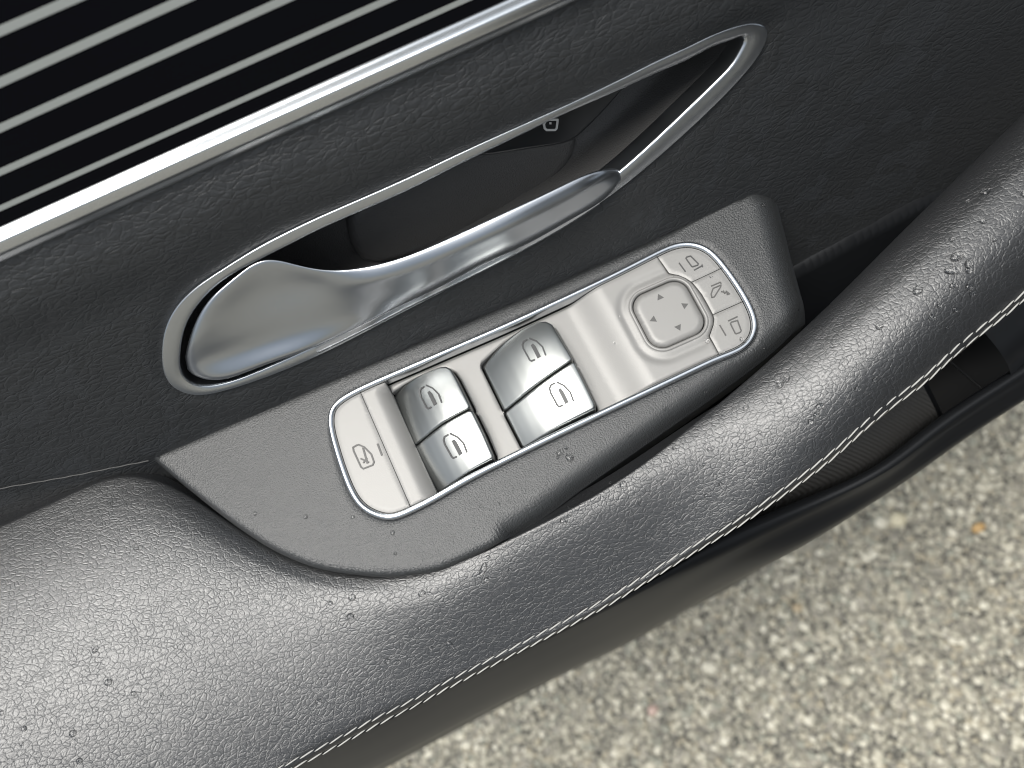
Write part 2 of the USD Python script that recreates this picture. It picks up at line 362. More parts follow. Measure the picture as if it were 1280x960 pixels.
# ---- release handle ------------------------------------------------------
def ring_between(a, b, prof):
    """prof: (mix from a to b, h)"""
    return grid(np.array([np.c_[a + (b - a) * m, np.full(len(a), h)] for m, h in prof]), wrap=True)
bz = ring_between(bz_out, bz_in, [(0.0, -0.005), (0.0, 0.0003), (0.03, 0.0008), (0.10, 0.0011), (0.55, 0.0011), (0.88, 0.0009), (0.97, 0.0005), (1.0, -0.0004), (1.0, -0.008)])
HANDLE = obj('release_handle', W.place(bz), CHROME, DOOR, smooth=40, label='satin chrome surround of the inside door release')
cen = bz_in.mean(0)
def shrink(k):
    return cen + (bz_in - cen) * k
cup = [np.c_[bz_in * 1.0, np.full(360, -0.0081)]]
for k, h in ((0.997, -0.011), (0.985, -0.016), (0.955, -0.021), (0.90, -0.0245), (0.75, -0.026), (0.5, -0.0262), (0.2, -0.0262), (0.01, -0.0262)):
    cup.append(np.c_[shrink(k), np.full(360, h)])
obj('cup', W.place(grid(np.array(cup), wrap=True)), CUP, HANDLE, smooth=True)
# raised boss at the cup's near end
bs = closed(W.uv([(436, 292), (440, 266), (470, 248), (560, 205), (650, 165), (705, 160), (722, 170), (722, 190), (700, 225), (665, 252), (600, 290), (520, 322), (455, 330)], -0.02), 140)
obj('cup_boss', W.place(pillow(bs, -0.027, -0.0205, 0.0045, 8)), CUP, HANDLE, smooth=True)
lk = closed(W.uv([(600, 193), (606, 180), (640, 150), (700, 118), (770, 92), (786, 98), (779, 112), (735, 160), (715, 176), (690, 183), (650, 189), (618, 194)], -0.019), 120)
obj('lock_button', W.place(pillow(lk, -0.027, -0.019, 0.0012)), SMOOTH, HANDLE, smooth=35)
zi = lambda pts: zoomed(580, 20, 3.2, pts)
LKP = Plane(W.xyz([[0, 0, -0.019]])[0], math.radians(78))
obj('lock_icon', strokes(LKP, [zi([(318, 428), (322, 448), (330, 455), (364, 455), (370, 448), (374, 414), (340, 414)]), zi([(320, 430), (330, 414)])], 0.0008, lambda s, t: 0 * s, fills=[zi([(341, 424), (349, 424), (349, 432), (341, 432)])]), WHITE, HANDLE, smooth=False)
LV = [  # top, ridge, crease, bottom (measured) and their heights in mm
    ((231, 447), (231, 449), (232, 453), (233, 457), (-1, -1, -1, -1)),
    ((239, 412), (239, 428), (241, 452), (245, 470), (2.2, 3.4, 2.8, 2.4)),
    ((256, 380), (256, 407), (262, 448), (272, 475), (2.6, 3.8, 2.8, 4.6)),
    ((290, 349), (290, 387), (306, 438), (320, 459), (1.4, 2.0, 2.0, 4.4)),
    ((330, 323), (332, 366), (351, 424), (372, 441), (0.4, 0.2, 1.8, 4.4)),
    ((372, 331), (378, 356), (396, 408), (412, 424), (2.0, 1.5, 2.8, 4.4)),
    ((416, 338), (421, 356), (440, 391), (453, 404), (4.5, 5.0, 4.4, 4.2)),
    ((460, 333), (464, 352), (485, 373), (497, 383), (6.5, 8.5, 6.6, 3.8)),
    ((502, 322), (508, 341), (527, 357), (541, 364), (9, 11, 8.5, 3.0)),
    ((562, 297), (568, 315), (583, 330), (594, 336), (10, 12.5, 9.5, 2.6)),
    ((640, 261), (646, 280), (656, 296), (664, 303), (10, 12.5, 9.5, 2.6)),
    ((700, 233), (706, 251), (715, 265), (722, 270), (9, 11, 8.5, 2.2)),
    ((748, 212), (753, 225), (760, 237), (764, 242), (7, 8.5, 6.0, 1.5)),
    ((768, 208), (772, 214), (775, 222), (776, 227), (4.5, 5.0, 4.0, 1.0)),
    ((773, 212), (774, 215), (776, 221), (776, 225), (0, 0, 0, 0))]
hh = np.array([x[4] for x in LV]) / 1000
rl = [[x[k] for x in LV] for k in range(4)]
lev_rails = [W.at(np.array(rl[0]) + [3, 8], hh[:, 0] - 0.009), W.at(np.array(rl[0]) + [1, 3], hh[:, 0] - 0.003), W.at(rl[0], hh[:, 0]), W.at(rl[1], hh[:, 1]), W.at((np.array(rl[1]) + rl[2]) / 2, (hh[:, 1] + hh[:, 2]) / 2 + 0.0001), W.at(rl[2], hh[:, 2]), W.at(rl[3], hh[:, 3]), W.at(np.array(rl[3]) - [1, 4], hh[:, 3] - 0.006)]
obj('lever', loft(lev_rails, 260, 70, blur=(5, 1.3)), LEVER, HANDLE, smooth=True)
# slim lower flange under the bar
fl = [(395, 437), (450, 410), (520, 374), (590, 340), (660, 304), (715, 272), (748, 250)]
obj('lever_flange', loft([W.at(np.array(fl) + [-2, -5], 0.000), W.at(np.array(fl) + [-1, -3], 0.0028), W.at(np.array(fl) + [1, 3], 0.0024), W.at(np.array(fl) + [2, 4], -0.002)], 120, 14), BRIGHT, HANDLE, smooth=True)

# ---- grained plastic panel round the switches ----------------------------
PP = [(187, 571), (300, 522), (400, 479), (580, 402), (690, 354), (800, 306), (890, 264), (945, 238), (966, 231), (975, 238), (984, 266), (996, 312), (1008, 356), (1018, 388), (1004, 402), (962, 441), (903, 485), (843, 527), (783, 569), (723, 611), (673, 648), (641, 667),
      (600, 690), (560, 708), (500, 720), (440, 718), (395, 710), (345, 690), (300, 662), (240, 616)]
pu = S.uv(PP)
corner = [0, 13]
seg = []
order = [range(0, 8), range(7, 14), range(13, 31)]
for o in order:
    pts = pu[[i % 30 for i in o]]
    seg.append(opened(pts, 70)[:-1])
panel_out = np.vstack(seg)
panel_poly = Polygon(panel_out).buffer(0)
RG = [(410, 529), (413, 511), (423, 499), (446, 485), (500, 461), (560, 435), (620, 409), (690, 377), (760, 344), (800, 324), (826, 311), (845, 304), (866, 303), (887, 311), (907, 331), (930, 364), (944, 392), (947, 409), (943, 424), (930, 438), (901, 451), (870, 465), (800, 498), (720, 536), (640, 575), (580, 606),
      (540, 629), (516, 641), (490, 650), (470, 647), (448, 633), (427, 593), (415, 555)]
ring_out = closed(S.uv(RG), 300)
ring_poly = Polygon(ring_out)
right_edge = LineString(pu[8:14]); grip_edge = LineString(pu[13:22])
def panel_h(s, t):
    p = shapely.points(np.c_[s, t])
    d1, d2 = shapely.distance(right_edge, p), shapely.distance(grip_edge, p)
    h = -0.008 * np.clip(1 - d1 / 0.012, 0, 1) ** 2 - 0.005 * np.clip(1 - d2 / 0.008, 0, 1) ** 2
    return h
PLATE = obj('switch_panel', S.place(solid(panel_poly.difference(ring_poly.buffer(-0.0010)), -0.022, 0.0, 0.0022, top=panel_h, fillet=0.0012)), PLASTIC, DOOR, smooth=45, label='grained black plastic panel round the silver switches')

# ---- switch module ---------------------------------------------------------
ring_mid = np.asarray(ring_poly.buffer(-0.00125, join_style='round').exterior.coords)[:-1]
ring_mid = closed(ring_mid[::3], 300)
obj('switch_frame', S.place(sweep(ring_mid, halfround(0.00125, 0.0013))), BRIGHT, PLATE, smooth=True)
inner = ring_poly.buffer(-0.0026)
uv1 = lambda *p: S.uv(list(p))
def half(p, q, side):                     # a big quad on one side of the line p-q (measured points)
    a, b = uv1(p, q); d = (b - a) / np.linalg.norm(b - a); n = np.array([-d[1], d[0]]) * side
    return Polygon([a - d, b + d, b + d + n, a - d + n])
# rocker pairs: left top, right top, right bottom, left bottom; split
P1 = uv1((486, 487), (569, 450), (620, 584), (545, 618)); P2 = uv1((599, 450), (695, 394), (749, 528), (655, 566))
def pair_frame(P):
    return P
def keys(*outs):                          # measured outlines of the keys; the raised right-hand side is traced at its own height
    r = []
    for o in outs:
        o = np.array(o, float)
        along = (o - o[0]) @ np.array([0.905, -0.425])
        q = S.uv(o, np.clip(along / 45.0, 0, 1) * 0.0030)
        r.append(Polygon(q).buffer(0.0004).buffer(-0.0008).buffer(0.0004).intersection(inner.buffer(-0.0007)).buffer(-0.0012).buffer(0.0012))
    return r
K1 = keys([(486, 488), (500, 477), (514, 468), (531, 461), (548, 456), (556, 456), (563, 460), (569, 469), (580, 491), (589.6, 510), (551, 529), (513, 554.6)],
          [(513.4, 556), (551.5, 530), (590, 511.4), (604, 540), (615, 566), (617, 576), (614, 584), (604, 592), (570, 608), (545, 618)])
K2 = keys([(599, 451), (612, 437), (628, 421), (649, 407), (668, 399), (681, 398), (690, 403), (702, 424), (717, 450), (673, 478), (628, 510.5)],
          [(628.4, 512), (673.5, 479.5), (717.6, 451.4), (732, 480), (744, 504), (746, 514), (743, 522), (732, 532), (684, 553), (656, 566)])
well1, well2 = unary_union(K1).buffer(0.0009).buffer(-0.0003), unary_union(K2).buffer(0.0009).buffer(-0.0003)
line_a = ((450, 489), (516, 640))         # child lock key | filler
line_b = ((486, 488), (545, 618))         # filler | well
left_key = inner.intersection(half(*line_a, -1 if False else 1))
if left_key.centroid.x > inner.centroid.x:
    left_key = inner.intersection(half(*line_a, -1))
left_b = inner.intersection(half(*line_b, 1))
if left_b.centroid.x > inner.centroid.x:
    left_b = inner.intersection(half(*line_b, -1))
filler = left_b.difference(left_key)
sA = lambda l: LineString(S.uv(l))
fb = LineString(S.uv(line_b))
def filler_h(s, t):
    d = shapely.distance(fb, shapely.points(np.c_[s, t]))
    return -0.0035 * np.clip(1 - d / 0.006, 0, 1) ** 2
obj('child_lock_key', S.place(solid(left_key.buffer(-0.00012), -0.006, 0.0004, 0.0012, fillet=0.0003)), SILVER, PLATE, smooth=40)
obj('filler_plate', S.place(solid(filler.buffer(-0.00012), -0.008, 0.0004, 0.001, top=filler_h, fillet=0.0003)), SILVER, PLATE, smooth=50)
# mirror keys at the other end
border = zoomed(760, 290, 5.645, [(335, 150), (350, 180), (430, 292), (455, 299), (500, 308), (545, 327), (590, 355), (625, 395), (660, 440), (700, 510), (740, 585), (747, 615), (743, 655), (715, 735), (795, 885), (815, 925)])
bu = S.uv(border)
keys_area = inner.intersection(Polygon(np.vstack([bu, [bu[-1] + [0.1, 0], bu[0] + [0.1, 0.0]]])))
c1 = zoomed(760, 290, 5.645, [(590, 355), (805, 255)]); c2 = zoomed(760, 290, 5.645, [(740, 585), (955, 490)])
up1 = keys_area.intersection(half(*c1, 1)); rest = keys_area.difference(half(*c1, 1))
mid = rest.intersection(half(*c2, 1)); dn = rest.difference(half(*c2, 1))
ramp_a, ramp_b = S.uv([(745, 345), (835, 500)])       # crest of the ramp
ramp_n = np.array([-(ramp_b - ramp_a)[1], (ramp_b - ramp_a)[0]]); ramp_n /= np.linalg.norm(ramp_n)
if ramp_n[0] > 0: ramp_n = -ramp_n
padc = S.uv([(835.3, 392.7)])[0]
PADR = (0.0125, 0.0135)
def rsq(a, b, r, n=120):
    g = sbox(-a + r, -b + r, a - r, b - r).buffer(r, quad_segs=16)
    L = g.exterior.length
    return np.array([g.exterior.interpolate(L * i / n).coords[0] for i in range(n)])[::-1]
pad_w = S.uv([(793, 388), (879, 398)]); pad_h = S.uv([(836, 352), (835, 434)])
pa = 0.0132; pb = 0.0138
pad_out = rsq(pa, pb, 0.0078)
pad_poly = Polygon(pad_out + padc)
def plate_h(s, t):
    d = (np.c_[s, t] - ramp_a) @ ramp_n                # distance to the left of the crest
    x = np.clip(d / 0.017, 0, 1)
    h = -0.0055 * x * x * (3 - 2 * x) * 1.0
    dd = shapely.distance(pad_poly, shapely.points(np.c_[s, t]))
    h = h + np.where(dd > 0, -0.0006 * np.exp(-((dd - 0.0028) / 0.0016) ** 2), 0)
    return h
plate_poly = inner.difference(left_b).difference(keys_area).difference(well1).difference(well2).difference(pad_poly.buffer(-0.0008))
obj('silver_plate', S.place(solid(plate_poly.buffer(-0.0001), -0.012, 0.0004, 0.0009, top=plate_h, fillet=0.0003)), SILVER, PLATE, smooth=50)
for k in (up1, mid, dn):
    obj('mirror_key', S.place(solid(k.buffer(-0.00014), -0.006, 0.00045, 0.0012, fillet=0.0003)), SILVER, PLATE, smooth=40)
obj('switch_base', S.place(solid(inner.buffer(0.001), -0.016, -0.0128, 0.01)), DARK, PLATE, smooth=40)
obj('joystick_rim', S.place(sweep(rsq(pa - 0.0007, pb - 0.0007, 0.0071) + padc, halfround(0.0008, 0.0009, -0.004))), SILVER, PLATE, smooth=True)
def pad_top(s, t):
    a = np.maximum(np.abs((s - padc[0]) / (pa - 0.0024)), np.abs((t - padc[1]) / (pb - 0.0024)))
    return 0.0005 - 0.0007 * np.clip(1 - a, 0, 1)
padin = Polygon(rsq(pa - 0.0018, pb - 0.0018, 0.0062) + padc)
obj('mirror_joystick', S.place(solid(padin, -0.006, 0.0012, 0.0009, top=lambda s, t: -0.0010 * np.clip(1 - shapely.distance(padin.boundary, shapely.points(np.c_[s, t])) / 0.0022, 0, 1) ** 1.5, fillet=0.0004)), SILVER, PLATE, smooth=60)

# rockers
def rocker(P, rows):
    """two keys in a well; P = corners lt, rt, rb, lb. Returns height function."""
    lt, rt, rb, lb = P
    def bil(a, b):                                     # a: 0 left..1 right, b: 0 top..1 bottom
        return (lt * (1 - a) + rt * a) * (1 - b) + (lb * (1 - a) + rb * a) * b
    ex = ((rt - lt) + (rb - lb)) / 2; wx = np.linalg.norm(ex); ex = ex / wx
    mid0 = (lt + lb) / 2
    nl = np.array([(lt - lb)[1], -(lt - lb)[0]]); nl /= np.linalg.norm(nl)
    if nl @ ex < 0: nl = -nl
    def H(s, t):
        a = ((np.c_[s, t] - mid0) @ nl) / ((rt - lt) @ nl)
        h = np.interp(a, [0, .06, .15, .25, .36, .48, .62, .8, .93, 1.0, 1.2], [-.0042, -.0028, -.0012, .0004, .0018, .0029, .0036, .0039, .0036, .0012, -.004])
        return h
    aa = np.linspace(-0.1, 1.15, 300)
    base = np.interp(aa, [0, .08, .18, .30, .42, .54, .66, .78, .88, .95, 1.0, 1.2], [-.0048, -.0034, -.0018, -.0001, .0013, .0024, .0032, .0037, .0039, .0035, .0018, -.004])
    base = np.convolve(np.pad(base, 15, mode='edge'), np.hanning(31) / np.hanning(31).sum(), 'valid')
    def H(s, t):
        a = ((np.c_[s, t] - mid0) @ nl) / ((rt - lt) @ nl)
        b = ((np.c_[s, t] - (lt + rt) / 2) @ tdir) / tlen
        return np.interp(a, aa, base) - 0.012 * (b - 0.5) ** 2
    tdir = ((lb - lt) + (rb - rt)) / 2; tlen = np.linalg.norm(tdir); tdir = tdir / tlen
    for poly in rows:
        obj('window_rocker', S.place(solid(poly, -0.012, 0.0, 0.00055, top=H, fillet=0.0007)), ROCKER, PLATE, smooth=60)
    return H
H1 = rocker(P1, K1)
H2 = rocker(P2, K2)

# icons
z5 = lambda pts, dx=0, dy=0: [(400 + (x + dx) / 4.8, 460 + (y + dy) / 4.8) for x, y in pts]
def window_icon(H, dx, dy):
    L = [z5([(622, 112), (600, 122), (594, 140), (600, 165), (640, 238), (650, 246), (668, 240)], dx, dy), z5([(640, 106), (680, 126), (718, 165), (736, 214)], dx, dy)]
    Fi = [z5([(646, 150), (660, 140), (676, 158), (708, 222), (688, 232)], dx, dy)]
    obj('window_icon', strokes(S, L, 0.00062, lambda s, t: H(s, t), fills=Fi), INK, PLATE, smooth=False)
window_icon(H1, 0, 0); window_icon(H1, 150, 296)
window_icon(H2, 620, -280); window_icon(H2, 786, -6)
flat = lambda s, t: 0.0 * s + 0.00042
L = [z5([(222, 465), (200, 478), (204, 500), (248, 596), (262, 606), (318, 584), (326, 566), (310, 520), (268, 476), (235, 462), (222, 465)]), z5([(246, 545), (296, 568)]), z5([(262, 572), (284, 540)])]
obj('child_lock_icon', strokes(S, L, 0.0006, flat, fills=[z5([(254, 478), (266, 482), (292, 572), (282, 576)])]), INK2, PLATE, smooth=False)
obj('indicator_mark', strokes(S, [z5([(347, 456), (374, 526)])], 0.0007, flat), INK2, PLATE, smooth=False)
z6 = lambda pts: zoomed(760, 290, 5.645, pts)
flat2 = lambda s, t: 0.0 * s + 0.00047
obj('mirror_icon', strokes(S, [z6([(500, 222), (545, 284)]), z6([(548, 190), (556, 180), (582, 174), (636, 228), (632, 238), (596, 250), (588, 246), (548, 190)]), z6([(606, 274), (666, 240)]), z6([(666, 252), (662, 234)])], 0.00045, flat2), INK, PLATE, smooth=False)
obj('mirror_icon', strokes(S, [z6([(726, 386), (792, 358)]), z6([(792, 358), (796, 368)]), z6([(730, 462), (726, 440), (740, 402), (796, 378), (792, 392), (748, 462), (730, 466), (730, 462)]), z6([(796, 424), (852, 438)]), z6([(832, 422), (856, 440), (838, 446)]), z6([(812, 418), (822, 440)])], 0.00042, flat2), INK2, PLATE, smooth=False)
obj('mirror_icon', strokes(S, [z6([(786, 660), (830, 734)]), z6([(846, 632), (912, 600)]), z6([(862, 650), (868, 640), (912, 628), (938, 700), (930, 712), (902, 722), (894, 716), (862, 650)])], 0.00045, flat2), INK2, PLATE, smooth=False)
tri = lambda c, v: Polygon([c + np.array(v) * 0.0014, c - np.array(v) * 0.0010 + np.array([-v[1], v[0]]) * 0.0014, c - np.array(v) * 0.0010 - np.array([-v[1], v[0]]) * 0.0014])
for c, v in (((824.3, 372.6), (0, 1)), ((856.0, 383), (1, 0)), ((816, 401), (-1, 0)), ((848, 411), (0, -1))):
    g = tri(S.uv([c])[0], v)
    obj('arrow_mark', S.place(solid(g, 0.0008, 0.00128, 0.001)), INK2, PLATE, smooth=False)

# ---- armrest and pull grip ---------------------------------------------------
AR = [  # inner edge px, seam px, inner h, bulge, seam h (mm)
    ((-300, 793), (-110, 1215), -6, 6, -13), ((-150, 727), (20, 1144), -6, 6, -13), ((0, 659), (165, 1064), -6, 6, -13), ((95, 616), (262, 1014), -6, 6, -13), ((187, 580), (356, 964), -7, 7, -14), ((240, 620), (396, 944), -6, 6, -14), ((300, 666), (440, 921), -6, 6, -14), ((345, 694), (478, 901), -6, 6, -14),
    ((400, 714), (520, 880), -6, 6, -16.5), ((450, 722), (555, 861), -6, 6, -16.5), ((500, 724), (590, 843), -6, 6, -16.5), ((560, 711), (635, 820), -4.5, 3.5, -17), ((610, 690), (680, 797), -3.2, 2.6, -17), ((662, 664), (728, 772), -2.0, 2.4, -16), ((730, 630), (775, 746), -0.6, 2.8, -14.5), ((800, 588), (840, 706), 0.6, 3.6, -12), ((867, 532), (890, 676), 1.8, 5, -8), ((930, 480), (940, 645), 3.2, 7.4, -4),
    ((1000, 414), (1020, 588), 5, 10, 1), ((1046, 372), (1066, 549), 7.5, 10.5, 4), ((1092, 325), (1110, 511), 10, 11, 7), ((1136, 281), (1156, 477), 12.5, 11.5, 10), ((1182, 236), (1200, 437), 15, 12, 13), ((1232, 188), (1250, 398), 18, 12, 16), ((1282, 140), (1300, 355), 21, 12, 19), ((1400, 22), (1420, 250), 27, 12, 25), ((1560, -140), (1580, 110), 34, 12, 32)]
a_in = np.array([a[0] for a in AR], float); a_se = np.array([a[1] for a in AR], float)
h_in, h_b, h_se = (np.array([a[k] for a in AR], float) / 1000 for k in (2, 3, 4))
tilt_ = np.interp(a_in[:, 0], [-300, -150, 0, 95, 187, 300, 400], [40, 29, 18, 12, 6.5, 2.2, 0]) / 1000
h_in, h_se = h_in + tilt_, h_se + tilt_          # the pad rises towards its rear end
grip = np.clip((a_in[:, 0] - 850) / 230, 0, 1)[:, None]            # 0 on the pad, 1 where the grip stands free
dirv = (a_se - a_in) / np.linalg.norm(a_se - a_in, axis=1, keepdims=True)
rails = [S.at(a_in + dirv * (-14 * (1 - grip) + 45 * grip), h_in - 0.008 - 0.016 * grip[:, 0]), S.at(a_in + dirv * (-4 * (1 - grip) + 10 * grip), h_in - 0.003 - 0.007 * grip[:, 0]), S.at(a_in, h_in)]
ex_ = np.interp(a_in[:, 0], [187, 420, 640], [3.0, 1.5, 1.15])
fr = [0.06, 0.14, 0.26, 0.42, 0.58, 0.74, 0.87, 0.95, 1.0]
for f in fr:
    g = grip[:, 0]
    arch = (1 - (1 - f) ** 6) * (1 - f ** ex_) * (1 - g) + g * (1 - abs(2 * f - 0.9) ** 2.4 if f < 0.45 else 1 - ((f - 0.45) / 0.55) ** 2.0)
    base = h_in * (1 - f) + h_se * f
    lowr = (h_in + (h_se - h_in) * f ** (ex_ * 0.75)) * (1 - g) + base * g
    rails.append(S.at(a_in + (a_se - a_in) * f, lowr + h_b * arch))
rails.append(S.at(a_se + dirv * 2.5, h_se - 0.0022))
rails.append(S.at(a_se - dirv * 2, h_se - 0.0060))
rails.append(S.at(a_se - dirv * 30, h_se - 0.020))
arm_mesh = loft(rails, 420, 150, blur=(11, 0.3))
ARM = obj('armrest', arm_mesh, LEATHER, DOOR, smooth=True, label='black grained leather armrest running into the pull grip')

def hit(px, meshes):
    """first point of the meshes under a measured point, and its normal"""
    d = ray([px])[0]; best = (1e9, None)
    for v, f in meshes:
        a, b, c = v[f[:, 0]], v[f[:, 1]], v[f[:, 2]]
        e1, e2 = b - a, c - a
        p = np.cross(d, e2); det = np.einsum('ij,ij->i', e1, p)
        det = np.where(np.abs(det) < 1e-18, 1e-18, det)
        tv = C - a; u = np.einsum('ij,ij->i', tv, p) / det
        qv = np.cross(tv, e1); w = (qv @ d) / det; t = np.einsum('ij,ij->i', e2, qv) / det
        ok = (u >= -1e-6) & (w >= -1e-6) & (u + w <= 1 + 1e-6) & (t > 0.01)
        if ok.any():
            i = np.where(ok)[0][np.argmin(t[ok])]
            if t[i] < best[0]:
                n = np.cross(e1[i], e2[i]); n /= np.linalg.norm(n)
                best = (t[i], n if n @ d < 0 else -n)
    return (C + d * best[0], best[1]) if best[1] is not None else (None, None)

# seam: two rows of stitches
se = CubicSpline(np.arange(len(a_se)), a_se)(np.linspace(0, len(a_se) - 1, 1500))
sd_ = CubicSpline(np.arange(len(a_se)), dirv)(np.linspace(0, len(a_se) - 1, 1500))
sh_ = CubicSpline(np.arange(len(a_se)), h_se)(np.linspace(0, len(a_se) - 1, 1500))
row_a, row_b = S.at(se - sd_ * 7.0, sh_ + 0.0012), S.at(se + sd_ * 1.0, sh_ - 0.0006)
L_ = np.r_[0, np.cumsum(np.linalg.norm(np.diff(row_a, axis=0), axis=1))]
pitch = 0.0056
vis = (se[:, 0] > 300) & (se[:, 0] < 1330)
for k, x0 in enumerate(np.arange(L_[vis][0], L_[vis][-1], pitch)):
    for row, sh in ((0, 0.0), (1, 0.35)):
        x = np.linspace(x0 + sh * pitch, x0 + sh * pitch + pitch * 1.02, 7)
        A = np.stack([np.interp(x, L_, row_a[:, i]) for i in range(3)], 1); B = np.stack([np.interp(x, L_, row_b[:, i]) for i in range(3)], 1)
        sl = np.linspace(0.22, -0.12, 7)[:, None]                     # each stitch lies a little aslant
        base_, other = (A, B) if row == 0 else (B, A)
        pts = base_ + (other - base_) * (sl if row == 0 else -sl)
        up = S.n * 1.0
        bow = np.sin(np.linspace(0, math.pi, 7))[:, None] * 0.0005 - 0.0002
        mean = base_.mean(0); view = (C - mean) / np.linalg.norm(C - mean)
        pts = pts + view * (bow + 0.00045)
        obj('stitch', tube(pts, 0.00027 + 0.00004 * rng.random(), 5, taper=True), THREAD, ARM, smooth=True)

# ---- pocket below the armrest --------------------------------------------------
PI_ = [(-110, 1215), (20, 1144), (165, 1064), (262, 1014), (356, 964), (440, 921), (520, 880), (590, 843), (680, 798), (770, 753), (850, 707), (930, 660), (1030, 617), (1099, 584), (1161, 537), (1280, 459), (1400, 380), (1560, 275)]
PE_ = [(-40, 1232), (90, 1160), (230, 1087), (330, 1034), (420, 985), (510, 938), (590, 896), (660, 861), (745, 821), (830, 777), (910, 731), (990, 690), (1078, 637), (1136, 599), (1196, 556), (1312, 480), (1430, 400), (1590, 295)]
pi_, pe_ = np.array(PI_, float), np.array(PE_, float)
seam_z = S.at(a_se, h_se)[:, 2]
zs = np.interp(pi_[:, 0], a_se[:, 0], seam_z) - O[2] - 0.004
kk = np.clip((pi_[:, 0] - 740) / 260, 0, 1); kk = kk * kk * (3 - 2 * kk)
zi_ = zs * (1 - kk) + (-0.078) * kk
ze_ = np.full(len(pi_), -0.098)
def at_z(px, z):
    d = ray(px); k = (O[2] + z - C[2]) / d[:, 2]
    return C + d * k[:, None]
dv = (pe_ - pi_) / np.linalg.norm(pe_ - pi_, axis=1, keepdims=True)
lerp = lambda a, b, f: a + (b - a) * f
rim = [at_z(pi_ - dv * 6 * (1 - kk)[:, None], zi_ - 0.012), at_z(pi_, zi_), at_z(lerp(pi_, pe_, 0.2), lerp(zi_, ze_, 0.10 + .05 * (1 - kk)) + 0.002 * kk), at_z(lerp(pi_, pe_, 0.5), lerp(zi_, ze_, 0.42)), at_z(lerp(pi_, pe_, 0.8), lerp(zi_, ze_, 0.75)), at_z(lerp(pi_, pe_, 0.95), ze_ + 0.001), at_z(pe_, ze_ - 0.006)]
E3 = at_z(pe_, ze_ - 0.006)
rim += [E3 + [0, 0.012, -0.03], E3 + [0, 0.03, -0.12], E3 + [0, 0.05, -0.26]]
obj('pocket_rim', loft(rim, 260, 80), SMOOTH, DOOR, smooth=True, label='smooth black rim of the door pocket below the armrest')
# ribbed liner seen through the pocket's mouth
pk = np.array([(680, 800), (770, 753), (850, 707), (930, 660), (1030, 617), (1099, 584), (1140, 553), (1176, 527)], float)
nk = np.array([0.44, 0.90])
lin = [at_z(pk - nk * k, z) for k, z in ((95, -0.060), (50, -0.080), (8, -0.100), (-8, -0.125))]
obj('pocket_liner', loft(lin, 80, 24), LINER, DOOR, smooth=True, label='finely ribbed liner inside the door pocket')
lip = loft([np.array([lin[k][-1] for k in range(4)]), np.array([lin[k][-1] for k in range(4)]) + [0.0030, 0, -0.0012], np.array([lin[k][-1] for k in range(4)]) + [0.0055, 0, -0.05]], 20, 12)
obj('liner_lip', lip, SMOOTH, DOOR, smooth=True)
pf = np.array([(560, 857), (770, 745), (930, 652), (1099, 576), (1280, 450), (1400, 372), (1560, 268)], float)
obj('pocket_floor', loft([at_z(pf - nk * k, z) for k, z in ((200, -0.15), (110, -0.19), (-20, -0.20))], 60, 12), DARK, DOOR, smooth=True)
# partition line and rounded pocket end
pe2 = np.array([(1240, 452), (1290, 405), (1340, 350), (1420, 270)], float)
obj('pocket_divider', tube(at_z(np.array([(1176, 442), (1240, 496)], float), -0.10), 0.0006, 6), SMOOTH, DOOR, smooth=True)
obj('pocket_end', loft([at_z(pe2 + [-40, -70], -0.05), at_z(pe2 + [0, -25], -0.055), at_z(pe2 + [20, 5], -0.066), at_z(pe2 + [26, 22], -0.085), at_z(pe2 + [24, 26], -0.13)], 40, 24), SMOOTH, DOOR, smooth=True)
# the rest of the door: outer shell, upper cap
xs = (-0.62, 0.62)
yw = W.p[1]
shell = trimesh.creation.box(extents=[1.3, 0.04, 0.62]); shell.apply_translation([0.02, yw + 0.125, O[2] - 0.02])
obj('outer_shell', shell, PAINT, DOOR, smooth=30)
cap_c = UP.xyz([[0.04, 0.16, 0.0]])[0]
cap = np.array([[(x, cap_c[1] + y, cap_c[2] + z) for x in np.linspace(-0.4, 0.5, 20)] for y, z in ((0, -0.006), (0.0, 0.0), (0.006, 0.006), (0.03, 0.010), (0.07, 0.008), (0.09, -0.01))])
obj('window_sill_cap', grid(cap), WALL, DOOR, smooth=True)

zb = cap_c[2] + 0.012  # window out of view; frame and tint dim the sky mirrored in the rockers
gy = cap_c[1] + 0.035
GLASS = usdkit.material(stage, '/World/Looks/unseen_window_glass', {'t': ('transparent_bsdf', {'color': (0.62, 0.66, 0.63)}), 'g': ('glossy_bsdf', {'roughness': 0.01, 'color': (1, 1, 1)}), 'f': ('fresnel', {'IOR': 1.5}), 'm': ('mix_closure', {})},
    [('f.fac', 'm.fac'), ('t.BSDF', 'm.closure1'), ('g.BSDF', 'm.closure2')], surface='m.closure')
gp_ = [(-0.50, 0.0), (0.44, 0.0), (0.40, 0.10), (0.12, 0.40), (-0.02, 0.44), (-0.46, 0.44)]
def upright(v):
    v = np.asarray(v); return np.c_[v[:, 0], gy + 0.25 * v[:, 1] + v[:, 2], zb + v[:, 1]]
gl = Polygon(gp_)
WG = solid(gl, -0.002, 0.002, 0.05)
WF = solid(gl.buffer(0.04).difference(gl.buffer(-0.004)).intersection(sbox(-2, -0.004, 2, 2)), -0.012, 0.012, 0.05)
FR = obj('unseen_window_frame', (upright(WF[0]), WF[1]), DARK, DOOR, smooth=30)
obj('unseen_window_glass', (upright(WG[0]), WG[1]), GLASS, FR, smooth=False)

